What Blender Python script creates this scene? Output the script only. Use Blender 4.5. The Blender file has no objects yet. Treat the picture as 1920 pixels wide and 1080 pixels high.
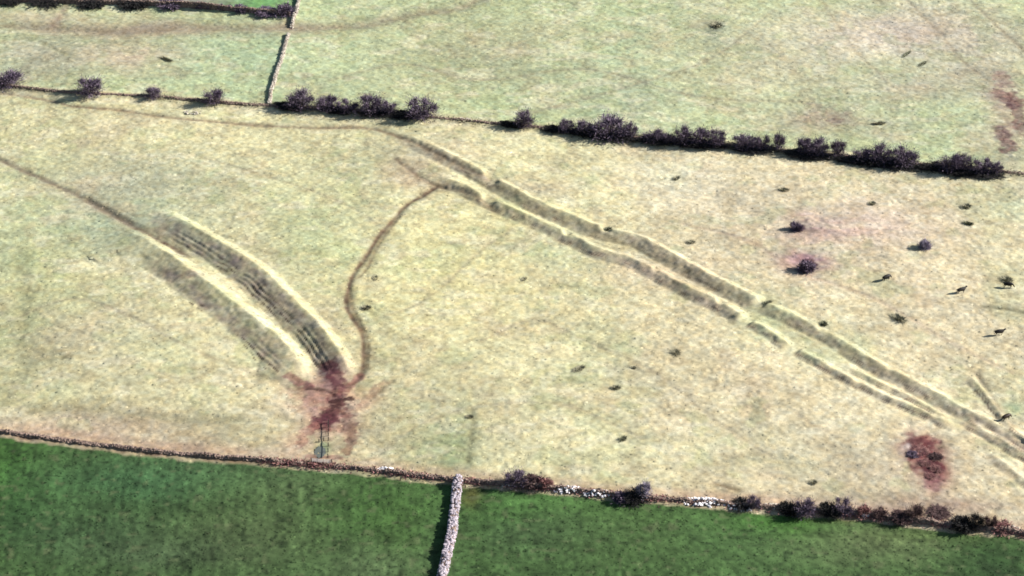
import bpy, math, random
import numpy as np
from mathutils import Vector, Euler

# ------------------------------------------------------------------ camera, sky, sun, exposure
SC = bpy.context.scene
CAM_H, PITCH, HFOV = 332.0, math.radians(33.0), math.radians(25.0)
cam_d = bpy.data.cameras.new('camera'); cam = bpy.data.objects.new('camera', cam_d)
SC.collection.objects.link(cam); SC.camera = cam
cam.location = (0, 0, CAM_H); cam.rotation_euler = (math.pi/2 - PITCH, 0, 0)
cam_d.angle = HFOV; cam_d.clip_end = 20000; cam_d.clip_start = 1.0

SUN_EL, SUN_AZ = math.radians(25.5), math.radians(10.0)
W = bpy.data.worlds.new('World'); SC.world = W; W.use_nodes = True
wn = W.node_tree.nodes; wn.clear()
sky = wn.new('ShaderNodeTexSky'); sky.sky_type = 'NISHITA'; sky.sun_disc = False
sky.sun_elevation = SUN_EL; sky.sun_rotation = math.pi/2 - SUN_AZ
bg = wn.new('ShaderNodeBackground'); bg.inputs[1].default_value = 0.05
wo = wn.new('ShaderNodeOutputWorld')
W.node_tree.links.new(sky.outputs[0], bg.inputs[0]); W.node_tree.links.new(bg.outputs[0], wo.inputs[0])
sd = bpy.data.lights.new('sun', 'SUN'); sd.energy = 5.0; sd.angle = math.radians(0.5); sd.color = (1.0, 0.955, 0.90)
sun = bpy.data.objects.new('sun', sd); SC.collection.objects.link(sun); sun.location = (300, 550, 300)
sv = Vector((math.cos(SUN_EL)*math.cos(SUN_AZ), math.cos(SUN_EL)*math.sin(SUN_AZ), math.sin(SUN_EL)))
sun.rotation_euler = sv.to_track_quat('Z', 'Y').to_euler()
SC.view_settings.view_transform = 'Standard'; SC.view_settings.look = 'None'
SC.view_settings.exposure = 1.40; SC.view_settings.gamma = 1.0; SC.view_settings.use_curve_mapping = False
SC.render.engine = 'CYCLES'
SC.cycles.max_bounces = 4; SC.cycles.diffuse_bounces = 2
SC.cycles.filter_width = 1.65

rnd = random.Random(7); rs = np.random.RandomState(11)
COL = SC.collection

# ------------------------------------------------------------------ helpers
F = 960.0/math.tan(HFOV/2)
cp, sp = math.cos(PITCH), math.sin(PITCH)
def und(x, y):                                   # slow swell of the land
    return (0.55*np.sin(x/41+0.6)*np.sin(y/57+1.1) + 0.35*np.sin(x/23-y/31+2.0) + 0.22*np.sin(x/13.0+y/17.0)
            + 0.9*np.sin(x/140.0+y/210.0) - 0.5)
def gp(px, py):                                  # a place in the photograph -> a place on the land
    a, b = (px-960.0)/F, (540.0-py)/F
    d = (a, cp + b*sp, -sp + b*cp)
    z = 0.0
    for _ in range(4):
        t = (z-CAM_H)/d[2]; x, y = a*t, d[1]*t; z = float(und(x, y))
    return x, y
def mpp(px, py):                                 # metres a photo pixel spans there
    x, y = gp(px, py); return (y*cp + CAM_H*sp)/F
def PL(*pts): return np.array([gp(*p) for p in pts])
def lin(c):
    c = np.array(c, float)/255.0
    return np.where(c <= .04045, c/12.92, ((c+.055)/1.055)**2.4)
ALB = 0.52
def alb(r, g, b): return lin((r, g, b))*ALB
def vnoise(x, y, s, seed=0):
    x = x/s; y = y/s; xi = np.floor(x).astype(np.int64); yi = np.floor(y).astype(np.int64)
    fx, fy = x-xi, y-yi; fx = fx*fx*(3-2*fx); fy = fy*fy*(3-2*fy)
    def h(i, j):
        n = (i*374761393 + j*668265263 + seed*974634777) & 0x7fffffff
        n = ((n ^ (n >> 13))*1274126177) & 0x7fffffff
        return ((n ^ (n >> 16)) & 0xffff)/65535.0
    return (h(xi, yi)*(1-fx)*(1-fy)+h(xi+1, yi)*fx*(1-fy)+h(xi, yi+1)*(1-fx)*fy+h(xi+1, yi+1)*fx*fy)*2-1
def fbm(x, y, s, seed=0, o=3):
    r = 0; a = 1; t = 0
    for k in range(o): r = r+a*vnoise(x, y, s/2**k, seed+k*17); t += a; a *= .55
    return r/t
def smooth(t): t = np.clip(t, 0, 1); return t*t*(3-2*t)

def pdist(P, x, y, margin):
    """distance, signed side (+ = left of travel), length along; only near points"""
    d = np.full(x.shape, 1e3); s = np.full(x.shape, 1e3); t = np.zeros(x.shape)
    lo, hi = P.min(0)-margin, P.max(0)+margin
    m = (x > lo[0]) & (x < hi[0]) & (y > lo[1]) & (y < hi[1])
    if not m.any(): return d, s, t, 1.0
    xm, ym = x[m], y[m]; dm = np.full(xm.shape, 1e3); sm = dm.copy(); tm = np.zeros(xm.shape); L = 0
    for i in range(len(P)-1):
        a, b = P[i], P[i+1]; e = b-a; l = math.hypot(*e); e = e/l
        u = np.clip((xm-a[0])*e[0]+(ym-a[1])*e[1], 0, l)
        dx, dy = xm-a[0]-u*e[0], ym-a[1]-u*e[1]; dd = np.hypot(dx, dy)
        cr = e[0]*(ym-a[1])-e[1]*(xm-a[0])
        c = dd < dm; dm = np.where(c, dd, dm); sm = np.where(c, np.sign(cr)*dd, sm); tm = np.where(c, L+u, tm); L += l
    d[m] = dm; s[m] = sm; t[m] = tm
    return d, s, t, L
def catmull(P, n=5):
    Q = [P[0]*2-P[1]]+list(P)+[P[-1]*2-P[-2]]; out = []
    for i in range(1, len(Q)-2):
        for k in range(n):
            t = k/n; a, b, c, d = Q[i-1], Q[i], Q[i+1], Q[i+2]
            out.append(.5*((2*b)+(-a+c)*t+(2*a-5*b+4*c-d)*t*t+(-a+3*b-3*c+d)*t**3))
    out.append(Q[-2]); return np.array(out)

# ------------------------------------------------------------------ the lie of the land
# sunlit bank faces: (points along the bright face, height, near width, far width, ditch depth, ditch offset, ditch width, end tapers)
BANKS_S = [
 (catmull(PL((275,385),(330,406),(400,443),(480,493),(560,564),(620,624),(670,700))), 1.55, 2.9, 7.6, .50, 3.6, 20, 5),
 (catmull(PL((225,415),(285,452),(330,480),(400,530),(470,584),(530,635),(598,706))), 1.75, 3.7, 7.6, .05, 2.5, 16, 6),
]
BANKS_L = [
 (catmull(PL((690,228),(760,248),(850,290),(920,328),(955,349),(1010,376),(1070,400),(1134,428),(1200,443),(1250,469),(1330,513),(1430,563)),3), 1.12, 2.5, 5.0, .28, 1.6, 42, 1.5),
 (catmull(PL((1436,567),(1490,588),(1545,617),(1600,650),(1640,675),(1700,706),(1760,736),(1820,768),(1880,800),(1960,850)),3), .92, 2.2, 4.1, .24, 1.6, 1.5, 3),
 (catmull(PL((815,325),(870,345),(920,373),(1000,407),(1066,438),(1130,467),(1200,489),(1300,541),(1352,566),(1404,595)),3), 1.12, 2.8, 3.7, .06, 1.6, 9, 1.5),
 (catmull(PL((1410,602),(1450,622),(1488,648)),3), .72, 2.1, 2.6, .06, 1.4, 1.2, 1.5),
 (catmull(PL((1498,654),(1560,686),(1612,714),(1660,738),(1720,764),(1800,802)),3), .66, 1.9, 2.5, .06, 1.2, 1.5, 6),
 (PL((1590,684),(1660,720),(1720,750),(1792,790)), .40, 1.2, 1.9, .1, 1.1, 8, 4),
 (PL((1808,782),(1850,806),(1900,836),(1960,872)), .60, 1.5, 2.6, .2, 1.3, 4, 3),
 (PL((1852,842),(1900,876),(1970,930)), .42, 1.6, 2.4, .1, 1.4, 6, 3),
 (PL((1812,696),(1850,735),(1895,790),(1960,850)), .50, 1.5, 2.0, .12, 1.3, 5, 6),
]
NOTCH = [((922,336),2.4,.9),((918,374),2.2,.9),((1064,438),1.2,.8),((1137,431),1.4,.7),((1352,567),1.2,.6),((1545,617),1.8,.8),((1672,690),1.4,.5),((1225,452),1.0,.4),((1000,370),.9,.4),((1230,508),1.0,.5),((1610,713),1.2,.6)]
NOTCH = [(gp(*p), r_, k_) for p, r_, k_ in NOTCH]
# worn lines, and two painted shade bands in the long ditch: (points, width m, depth m, strength, colour)
BROWN = alb(132,112,86); GREYB = alb(150,136,114); DKB = alb(108,88,74); RED = alb(128,78,68); PINK = alb(188,150,138)
PURP = alb(120,62,78); OLIVE = alb(140,138,104)
TRACKS_AND_SHADE = [
 (catmull(PL((165,376),(210,401),(262,430),(305,452),(350,478))), 1.3, .30, .75, DKB),
 (catmull(PL((930,352),(1010,392),(1080,420),(1150,450),(1220,480),(1320,525),(1424,580))), 1.5, .0, .42, alb(150,144,112)),  # no track: olive shade between the two long banks, laid in as colour
 (catmull(PL((1440,590),(1530,632),(1610,672),(1700,715))), 1.3, .0, .35, alb(150,146,114)),  # the same painted ditch shade, continued to the right
 (catmull(PL((815,352),(790,368),(760,385),(735,415),(708,445),(688,478),(665,510),(652,545),(650,575),(662,598),(678,622),(682,660),(680,690),(668,712),(645,725))), .8, .25, .95, alb(122,102,82)),
 (catmull(PL((752,402),(722,440),(703,470),(690,500),(672,520))), .5, .12, .5, BROWN), (catmull(PL((655,540),(662,580),(676,606),(690,640),(688,690))), .5, .12, .45, BROWN),
 (catmull(PL((742,298),(765,316),(800,340),(830,352))), .9, .15, .6, DKB),
 (catmull(PL((830,352),(870,362),(905,378),(925,395))), .9, .15, .5, BROWN),
 (catmull(PL((-40,170),(30,178),(100,190),(140,200),(220,206),(300,218),(400,228),(500,236),(600,240),(690,240),(760,262),(830,296),(900,330))), .85, .15, .75, alb(146,128,104)),
 (catmull(PL((-30,285),(40,318),(100,345),(150,368),(200,395),(250,425))), 1.1, .18, .8, alb(142,130,110)),
 (catmull(PL((700,745),(715,730),(735,712))), .7, .1, .5, BROWN),
 (catmull(PL((560,728),(590,730),(625,735))), .6, .1, .7, DKB),

 (PL((885,768),(884,820),(874,872)), .9, .12, .5, OLIVE),
 (catmull(PL((-30,44),(60,52),(150,58),(220,60),(330,54),(420,52),(500,53),(620,50),(700,44),(780,26),(850,18),(905,-5))), 2.6, .35, .55, GREYB),
 (catmull(PL((100,48),(112,30),(128,5),(134,-8))), 1.4, .1, .45, alb(150,124,110)),
 (PL((78,78),(110,96),(130,105)), .7, .1, .5, OLIVE),
 (catmull(PL((1700,0),(1760,60),(1800,110),(1850,150))), .7, .06, .35, GREYB),
 (catmull(PL((1540,0),(1600,90),(1660,150))), .5, .05, .2, GREYB),
 (catmull(PL((1820,0),(1870,50),(1925,100))), .6, .06, .35, GREYB),
 (catmull(PL((900,640),(1000,600),(1100,640),(1230,700),(1330,780),(1450,860))), .5, .05, .22, GREYB),
 (catmull(PL((700,600),(800,560),(900,470),(960,430))), .5, .05, .2, GREYB), (catmull(PL((20,600),(140,560),(260,600),(330,640),(470,700),(560,722))), .5, .05, .28, GREYB),
 (catmull(PL((700,860),(780,800),(900,760),(1060,760),(1200,820))), .5, .05, .2, GREYB), (catmull(PL((1280,420),(1400,450),(1500,510),(1640,560),(1780,640),(1900,700))), .55, .05, .25, alb(176,150,132)),
 (catmull(PL((620,150),(760,120),(900,150),(1100,130),(1300,180),(1500,190))), .6, .05, .25, GREYB), (catmull(PL((360,290),(500,330),(640,380),(720,430))), .5, .05, .2, GREYB),
 (catmull(PL((1000,210),(1150,170),(1330,110),(1450,20))), .6, .05, .22, GREYB),
 (PL((1842,574),(1880,578),(1925,588)), .8, .15, .6, alb(110,108,84)),
 (PL((1495,775),(1520,795),(1550,808)), .5, .05, .35, GREYB),
 (PL((1338,905),(1385,920)), .7, .1, .6, BROWN),
 (PL((60,770),(140,762),(220,772),(340,788),(440,786)), 1.6, .12, .3, OLIVE),
 (PL((36,470),(44,560),(40,640),(46,700)), 2.2, .1, .25, OLIVE),
 (PL((1830,700),(1858,745),(1898,800)), .7, .2, .5, GREYB),
 (PL((80,655),(120,670),(70,680)), .8, .05, .3, OLIVE),
]
MP, MD, MR = alb(100,54,62), alb(70,44,42), alb(158,108,98)
MUD = [(PL((565,735),(610,745),(650,770)), 3.0, .30, MR),
 (catmull(PL((618,690),(630,712),(634,735),(632,758),(622,776),(610,790))), 1.9, .85, MP), (PL((628,735),(630,765)), 1.1, .7, MD),
 (PL((540,708),(565,718),(580,722)), 1.1, .6, alb(134,74,84)), (catmull(PL((575,728),(600,731),(628,738))), .7, .6, MD),
 (catmull(PL((640,738),(660,722),(674,706))), 1.0, .6, MR), (PL((636,752),(656,748)), .8, .8, MD), (catmull(PL((690,745),(704,730),(722,716))), .8, .4, alb(140,110,92)),
 (catmull(PL((612,786),(596,792),(602,800))), 1.9, .9, MP), (catmull(PL((592,796),(572,812),(562,835))), 1.2, .5, MR),
 (catmull(PL((640,772),(656,790),(660,815),(650,848))), 1.3, .6, alb(124,82,74)), (PL((590,800),(640,806)), 1.0, .4, MR), (PL((580,856),(640,858)), .7, .5, MR)]
WINE = [(1882,150,18,14,(150,122,114),.55),(1893,185,26,16,(130,98,94),.7),(1912,225,14,34,(120,92,90),.7),(1884,262,18,22,(112,84,86),.75),(1566,227,12,5,(140,118,108),.7),(1550,216,40,20,(182,170,146),.35),
 (1738,855,34,40,(122,64,66),.7),(1748,872,22,26,(84,34,44),.7),(1722,836,24,12,(96,46,50),.6),(1748,905,14,18,(150,110,110),.6),(1494,424,13,9,(110,76,88),.8),(1512,496,17,12,(90,52,70),.85),(1735,458,12,10,(130,112,104),.8),
 (345,522,18,8,(136,108,110),.35)]
W_LOW = PL((-260,772),(-100,798),(0,812),(90,824),(180,836),(270,847),(360,856),(480,865),(590,874),(700,884),(780,894),(860,903),(960,912),(1060,920),(1130,928),(1200,936),(1320,945),(1400,952),(1500,958),(1620,968),(1700,978),(1800,990),(1900,1000),(2100,1028))
W_HEDGE = PL((-260,128),(-100,148),(0,163),(138,176),(220,180),(300,184),(400,194),(500,200),(620,208),(745,216),(830,224),(940,235),(1030,242),(1130,256),(1250,268),(1365,274),(1480,286),(1585,296),(1735,312),(1890,326),(2150,350))
W_NEAR = PL((858,904),(856,930),(851,960),(847,1000),(838,1040),(830,1080),(818,1150))
W_TOPV = PL((560,-50),(562,-10),(556,20),(545,52),(532,95),(518,140),(508,172),(503,199))
W_TOPH = PL((-260,-14),(-100,-4),(0,4),(130,8),(230,10),(330,14),(430,22),(500,28),(547,32))

def height(x, y, detail=True):
    z = und(x, y)
    calm = np.zeros(x.shape); cut = np.ones(x.shape)
    for (c_, r_, k_) in NOTCH: cut = cut*(1-k_*np.exp(-(((x-c_[0])**2+((y-c_[1])*.6)**2)/r_**2)**2))
    for bi, B in enumerate(BANKS_S+BANKS_L):
        P, H, wn_, wf, D, dw, t0, t1 = B
        d, s, t, L = pdist(P, x, y, 18)
        jit = .22*vnoise(x, y, 3.1, 300+bi)+.40*vnoise(x, y, 11.0, 330+bi)
        off = np.clip((d-np.abs(s))/1.0, 0, 1)
        s = s + wn_*.5 + jit                  # the line follows the lit face; the crest lies behind it
        k = smooth(t/t0)*smooth((L-t)/t1)*(1-off)
        H2 = H*(1+.16*vnoise(t, t*0, 14.0, int(H*100))+.05*vnoise(t, t*0, 5, int(H*90)))
        k = np.where(d < 17, k, 0)
        if bi > 1: k = k*cut
        if bi == 1: wf = wf*(1+1.6*(1-smooth((t-8)/18))+.8*smooth((t-L+16)/14))
        lr = lambda q: .72*np.clip(q, 0, 1)+.28*smooth(q)        # nearly straight slopes, a little rounded
        up_ = 1-lr(s/wn_); dn = lr(-s/wf); back = lr((-s-wf)/dw)
        z = z + k*np.where(s > 0, H2*up_, H2-(H2+D)*dn+D*back); calm = np.maximum(calm, (.40 if bi < 2 else .15)*k*(s < 1)*(s > -wf))
        z = z + k*(s < 0)*(s > -wf)*(.06*vnoise(t, s*1.8, 2.4, 400+bi)+.05*vnoise(x, y, 1.2, 420+bi))
    for P, w, dep, st, c in TRACKS_AND_SHADE:
        d, s, t, L = pdist(P, x, y, w*4)
        z = z - dep*np.exp(-(d/w)**2)
    # terracettes trodden in the ditch of the short earthwork
    d, s, t, L = pdist(BANKS_S[0][0], x, y, 12)
    k = smooth((t-14)/8)*smooth((L-t-2)/5)*(d < 11.9)*smooth((vnoise(t, t*0, 11, 77)+.7)/.5)
    z = z + k*.07*np.sin((s+.35*vnoise(x, y, 4, 3))*2*np.pi/1.35)*smooth((-s-4.0)/1.0)*smooth((9.6+s)/1.2)
    d, s, t, L = pdist(BANKS_S[1][0], x, y, 12)
    k = smooth((t-18)/8)*smooth((L-t-4)/6)*(d < 11.9)*smooth((vnoise(t, t*0, 9, 78)+.1)/.4)
    z = z + k*.05*np.sin((s+.35*vnoise(x, y, 4, 5))*2*np.pi/1.4)*smooth((-s-5)/1.0)*smooth((10.0+s)/1.2)
    # hollows trampled at the two dark thorn clumps
    for (px, py, r, dp) in ((1492,424,3.5,.5),(1510,497,4.5,.6),(1735,458,3,.25),(1740,858,6,.3)):
        cx, cy = gp(px, py); z = z - dp*np.exp(-((x-cx)**2+(y-cy)**2)/r**2)
    # earth footing of the field boundaries
    for P, h, w in ((W_LOW,.45,1.5),(W_HEDGE,.4,2.0),(W_TOPH,.5,1.8)):
        d, s, t, L = pdist(P, x, y, 8); z = z + h*np.exp(-(d/w)**2)
    if detail:
        ylow = np.interp(x, W_LOW[:,0], W_LOW[:,1])
        a = np.where(y < ylow, 1.25, 1.0)
        a = a*(1-calm)
        z = z + a*(.055*fbm(x, y, 2.6, 5, 3) + .085*vnoise(x, y, .9, 9)) + .10*fbm(x, y, 11, 21, 2)
    return z

# colour of the sward and soil by place (kind of grass, wear, mud), with shade of bank flanks and ditch painted in
ZONES = [  # px, py, rx, ry (px), colour, strength
 (60,560,90,220,(196,200,148),.55),(20,420,60,120,(196,206,160),.5),(150,640,130,70,(208,196,164),.5),
 (230,400,160,70,(178,182,152),.45),(240,350,150,60,(190,188,160),.5),(330,330,120,30,(186,190,156),.35),(210,420,90,40,(176,190,156),.5),
 (590,440,70,60,(184,196,152),.55),(690,310,70,30,(192,196,156),.4),(640,260,200,40,(214,210,164),.3),
 (860,500,200,120,(220,212,156),.5),(720,400,60,40,(206,206,164),.4),(750,560,100,90,(214,210,160),.4),
 (1250,600,200,120,(224,212,172),.4),(1040,470,60,40,(204,210,168),.5),(1300,360,120,60,(236,224,192),.55),
 (1270,330,60,30,(228,226,196),.4),(1600,420,170,60,(222,204,184),.55),(1560,430,120,24,(214,182,168),.5),
 (1500,425,40,18,(196,160,156),.6),(1515,490,44,26,(196,154,158),.7),(1450,760,260,120,(220,208,172),.4),
 (1500,840,260,70,(206,198,164),.5),(1700,880,160,70,(196,184,158),.5),(1800,600,160,80,(216,204,172),.4),
 (1880,720,60,40,(196,196,156),.4),(1900,380,40,40,(206,212,178),.5),(1900,765,24,16,(150,176,136),.5),
 (1550,640,80,50,(196,202,160),.4),(1440,590,60,36,(184,192,148),.5),(940,365,50,26,(176,172,132),.5),(1010,350,90,16,(190,178,150),.5),
 (800,290,80,30,(196,190,158),.6),(770,330,60,30,(196,172,146),.45),(1250,500,100,30,(216,194,164),.5),(1200,470,200,40,(206,192,160),.3),
 (830,830,60,60,(176,184,140),.6),(740,780,80,70,(192,190,148),.5),(860,850,30,50,(168,182,134),.55),(690,800,50,60,(184,172,140),.4),
 (450,800,200,40,(198,196,152),.45),(200,800,240,30,(190,172,148),.55),(120,790,150,30,(200,180,156),.45),(400,835,200,20,(190,168,142),.5),
 (100,700,120,60,(202,200,158),.4),(500,760,60,40,(206,192,160),.3),
 # fields beyond the hedge
 (420,110,110,45,(178,200,160),.75),(500,90,60,50,(176,196,156),.5),(200,110,160,30,(198,188,160),.6),(270,100,60,20,(200,178,156),.5),
 (60,110,90,50,(176,174,150),.6),(100,35,120,16,(198,190,160),.6),(300,35,140,14,(190,194,150),.5),(270,55,180,14,(164,146,130),.6),
 (560,54,60,12,(150,134,118),.6),(700,45,90,12,(168,168,134),.5),(640,110,110,60,(190,200,158),.5),(800,140,120,60,(190,192,152),.4),
 (1000,120,180,70,(180,188,148),.6),(900,90,140,60,(186,186,150),.4),(1180,90,140,60,(182,196,156),.5),(860,60,100,30,(200,198,156),.4),
 (1050,60,60,30,(206,194,160),.4),(1200,180,100,50,(178,186,154),.55),(1400,170,120,60,(192,196,158),.4),(1480,120,140,60,(210,204,170),.5),
 (1560,70,180,50,(208,200,176),.5),(1700,60,140,60,(208,192,178),.55),(1700,150,120,40,(190,188,164),.5),(1850,80,90,60,(200,188,170),.5),
 (1810,150,90,30,(192,180,162),.5),(1530,225,70,22,(182,166,146),.6),(1620,240,120,24,(192,184,158),.4),(1850,250,70,40,(174,180,148),.5),
 (1885,180,36,40,(176,146,140),.6),(1888,235,26,32,(170,140,136),.6),(1905,300,40,24,(170,166,146),.5),
 (780,30,160,40,(186,196,152),.4),(1300,60,80,50,(194,196,156),.4),(1340,50,16,14,(132,140,110),.8),(1345,62,26,20,(160,166,140),.5),
 # gateway mud
 (590,745,60,40,(200,166,146),.7),(625,760,36,70,(196,150,138),.75),
(580,825,36,28,(196,158,140),.6),(622,830,16,30,(216,188,162),.7),
 (680,742,30,18,(206,172,142),.6),(601,845,13,16,(118,124,108),.8),(620,700,18,26,(120,92,92),.7),
 # heap of soil and bracken at right
 (1738,858,32,40,(150,92,88),.8),(1748,870,18,30,(122,56,62),.8),(1748,905,20,30,(160,130,120),.6),(1710,835,30,14,(150,120,112),.6),(1706,838,12,8,(222,206,198),.7),
 (1400,935,80,12,(186,168,140),.5),(1750,950,160,18,(164,140,124),.6),(1560,935,120,20,(178,168,142),.5),
]
ZW = []
for (px, py, rx, ry, c, s) in ZONES:
    x0, y0 = gp(px, py); m = mpp(px, py); _, y1 = gp(px, py-ry*.5)
    ZW.append((x0, y0, rx*m, (y1-y0)*2, alb(*c), s*1.45))
MZONES = [(20,860,60,90,(48,92,38),.7),(30,960,70,60,(30,66,30),.6),(150,1000,200,60,(44,72,52),.5),(380,870,200,40,(70,104,74),.5),(250,900,160,40,(52,96,66),.6),
 (480,1000,160,70,(76,92,66),.5),(300,1040,160,40,(60,78,62),.5),(560,910,90,30,(78,100,70),.5),(700,960,90,70,(56,96,46),.6),(760,980,60,70,(66,104,52),.5),(700,1060,100,40,(80,100,76),.5),
 (960,950,110,30,(66,112,58),.7),(1120,960,160,30,(70,112,58),.6),(1000,1000,140,40,(72,104,72),.5),(1200,1010,140,50,(64,92,54),.5),(900,1010,30,90,(52,84,44),.5),
 (1460,975,90,26,(60,116,40),.7),(1380,1010,120,40,(60,96,56),.5),(1650,1020,130,36,(92,108,78),.6),(1560,1040,120,30,(72,96,64),.4),(1850,1030,80,50,(38,72,38),.6),
 (1750,1000,120,20,(80,104,60),.5),(1640,970,80,8,(120,116,84),.5),(880,925,18,18,(92,84,44),.6),(1860,1070,60,26,(22,44,26),.6)]
MW = []
for (px, py, rx, ry, c, s) in MZONES:
    gm = (c[0]+c[1]+c[2])/3; c = tuple(1.06*gm+(v-gm)*.95*1.0 for v in c)
    x0, y0 = gp(px, py); m = mpp(px, py); _, y1 = gp(px, py-ry*.5)
    MW.append((x0, y0, rx*m, (y1-y0)*2, alb(*c), s))

def mixc(c, t, col, k): return c + (np.asarray(col)-c)*k[:, None]
def colour(x, y):
    n = len(x)
    wx = x + 2.2*fbm(x, y, 9, 31); wy = y + 3.0*fbm(x, y, 9, 37)
    ylow = np.interp(x, W_LOW[:,0], W_LOW[:,1]); yh = np.interp(x, W_HEDGE[:,0], W_HEDGE[:,1])
    c = np.tile(alb(218,212,168), (n, 1)).astype(float)
    up = smooth((wy-yh)/5); c = mixc(c, 0, alb(190,202,156), up*.95)
    xr = smooth((wx-10)/60)*(1-up); c = mixc(c, 0, alb(228,213,178), xr*.65)
    for x0, y0, rx, ry, col, s in ZW:
        q = ((wx-x0)/rx)**2+((wy-y0)/ry)**2
        k = np.minimum(1, s*np.exp(-q*.9)); m = q < 7
        c[m] = c[m] + (col-c[m])*k[m][:, None]
    # patches of different grasses
    k = np.clip(fbm(x, y, 16, 51), -1, 1); c = c*(1+.16*k)[:, None]
    g = smooth((fbm(x, y, 22, 61)-.05)/.5)*.30; c = mixc(c, 0, alb(190,200,152), g)
    g = smooth((fbm(x, y, 12, 71)-.15)/.5)*.22; c = mixc(c, 0, alb(222,196,168), g)
    k = smooth((fbm(x, y, 6, 73)-.18)/.2)*.28; c = mixc(c, 0, alb(176,160,128), k)          # rank ungrazed clumps
    k = smooth((fbm(x, y, 7.5, 74)-.22)/.2)*.22; c = mixc(c, 0, alb(150,172,118), k)         # grazed green flushes
    k = smooth((fbm(x*.5, y, 4, 75)-.2)/.2)*.30; c = mixc(c, 0, alb(240,232,200), k)
    # earthworks: scuffed turf and soil, plus shade of the far flank painted into the colour
    for i, B in enumerate(BANKS_S+BANKS_L):
        P, H, wn_, wf, D, dw, t0, t1 = B
        d, s, t, L = pdist(P, x, y, 14); s = s + wn_*.5 + .22*vnoise(x, y, 3.1, 300+i)+.40*vnoise(x, y, 11.0, 330+i)
        k = smooth(t/t0)*smooth((L-t)/t1)*(d < 13.5)
        big = i < 2
        a = smooth((-s-.3)/1.5)*smooth((wf+.8+s)/2.5)*k
        if i == 1: a = a*smooth((t-20)/12)*(1-.6*smooth((t-L+14)/12))*(.45+.55*smooth((-s-2.8)/1.5))
        nz = .72+.35*fbm(x, y, 3, 81+i)+.4*vnoise(t, s*2, 2.5, 86+i)
        c = mixc(c, 0, alb(158,140,130) if big else alb(196,176,156), np.clip(a*nz*(.75 if big else .6), 0, 1))
        if big:                                # bare earth treads
            st = smooth((np.sin((s-wn_*.5+.35*vnoise(x, y, 4, 3 if i == 0 else 5))*2*np.pi/(1.35 if i == 0 else 1.4)+2.2)-.45)/.35)
            st = st*smooth((vnoise(x, y, 1.6, 91+i)+.5*vnoise(t, s*.9, 5, 97+i)-(-.25 if i == 0 else .0))/.4)*smooth((vnoise(t, t*0, 10, 93+i)+(.8 if i == 0 else .2))/.4)
            st = st*(smooth((-s-3.4)/1)*smooth((8.4+s)/1) if i == 0 else smooth((-s-5)/1)*smooth((9+s)/1))*k*smooth((t-16)/8)*smooth((L-t-2)/6)
            c = mixc(c, 0, alb(60,38,36), np.clip(st, 0, 1)*.9)
        else:
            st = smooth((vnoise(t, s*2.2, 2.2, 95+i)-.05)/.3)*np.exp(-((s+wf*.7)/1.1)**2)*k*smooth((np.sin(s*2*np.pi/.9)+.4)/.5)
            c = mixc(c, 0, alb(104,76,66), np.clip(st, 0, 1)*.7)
    for P, w, dep, st, col in TRACKS_AND_SHADE:
        d, s, t, L = pdist(P, x, y, w*5)
        k = st*np.exp(-(d/(w*(1+.35*vnoise(x, y, 3.1, 13))))**2)*(1+.35*vnoise(x, y, 1.6, 14))
        c = mixc(c, 0, col, np.clip(k, 0, 1))
        k = .22*np.exp(-(d/(w*2.6))**2)
        c = mixc(c, 0, col, k)
    # boundary strips: dead bracken and bare earth
    d, s, t, L = pdist(W_LOW, x, y, 9)
    k = np.exp(-(d/1.7)**2)*(.75+.4*vnoise(x, y, 3, 15))
    c = mixc(c, 0, alb(136,98,80), np.clip(k, 0, 1))
    k = .5*np.exp(-((s-3.0)/2.2)**2)*smooth((t-20)/30); c = mixc(c, 0, alb(186,152,132), k)
    d, s, t, L = pdist(W_HEDGE, x, y, 9)
    k = .75*np.exp(-(d/1.6)**2)*(.7+.5*vnoise(x, y, 3, 16)); c = mixc(c, 0, alb(146,122,96), np.clip(k, 0, 1))
    k = .35*smooth((-s-1.5)/1)*smooth((6+s)/3); c = mixc(c, 0, alb(232,218,180), k*(d < 8.9))
    # trampled mud of the gateway: poached channels and pools of it
    for P, w, st, col in MUD:
        d, s, t, L = pdist(P, x, y, w*4)
        e = d/w+.55*vnoise(x, y, 1.3, 15)+.35*vnoise(x, y, .6, 17)
        k = st*smooth((1.5-e)*1.3); c = mixc(c, 0, col, k); c = mixc(c, 0, alb(70,44,42), k*smooth((vnoise(x, y, .7, 25)-.15)/.3)*.55); c = mixc(c, 0, alb(176,136,120), k*smooth((vnoise(x, y, .8, 27)-.35)/.3)*.45)
    hoof = smooth((vnoise(x, y, .8, 23)-.25)/.3)
    for (px, py, r0, st) in ((622,760,7.5,.45),(1740,860,5.5,.75),(1895,225,5,.4)):
        cx_, cy_ = gp(px, py); q = np.hypot((x-cx_), (y-cy_)*.55)/r0+.5*vnoise(x, y, 2.5, 24)
        c = mixc(c, 0, alb(78,44,46), hoof*st*smooth((1.1-q)/.3)*.0)
    # wine coloured bracken stand beyond the hedge and the trampled patch at right, broken by grass
    for (px, py, rx, ry, col, st) in WINE:
        x0, y0 = gp(px, py); m_ = mpp(px, py); ryw = (gp(px, py-ry*.5)[1]-y0)*2
        q = np.sqrt(((x-x0)/(rx*m_))**2+((y-y0)/ryw)**2)+.45*vnoise(x, y, 3.5, 19)+.35*vnoise(x, y, 1.3, 20)
        k = st*smooth((1.15-q)/.5); c = mixc(c, 0, alb(*col), k); c = mixc(c, 0, alb(74,38,42), k*smooth((vnoise(x, y, .9, 23)-.2)/.3)*.6); c = mixc(c, 0, alb(186,150,136), k*smooth((vnoise(x, y, .9, 29)-.25)/.3)*.5)
    # lush meadow below the wall
    mk = smooth((ylow-1.4-y+.5*vnoise(x, y, 2, 18))/1.0)
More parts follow.
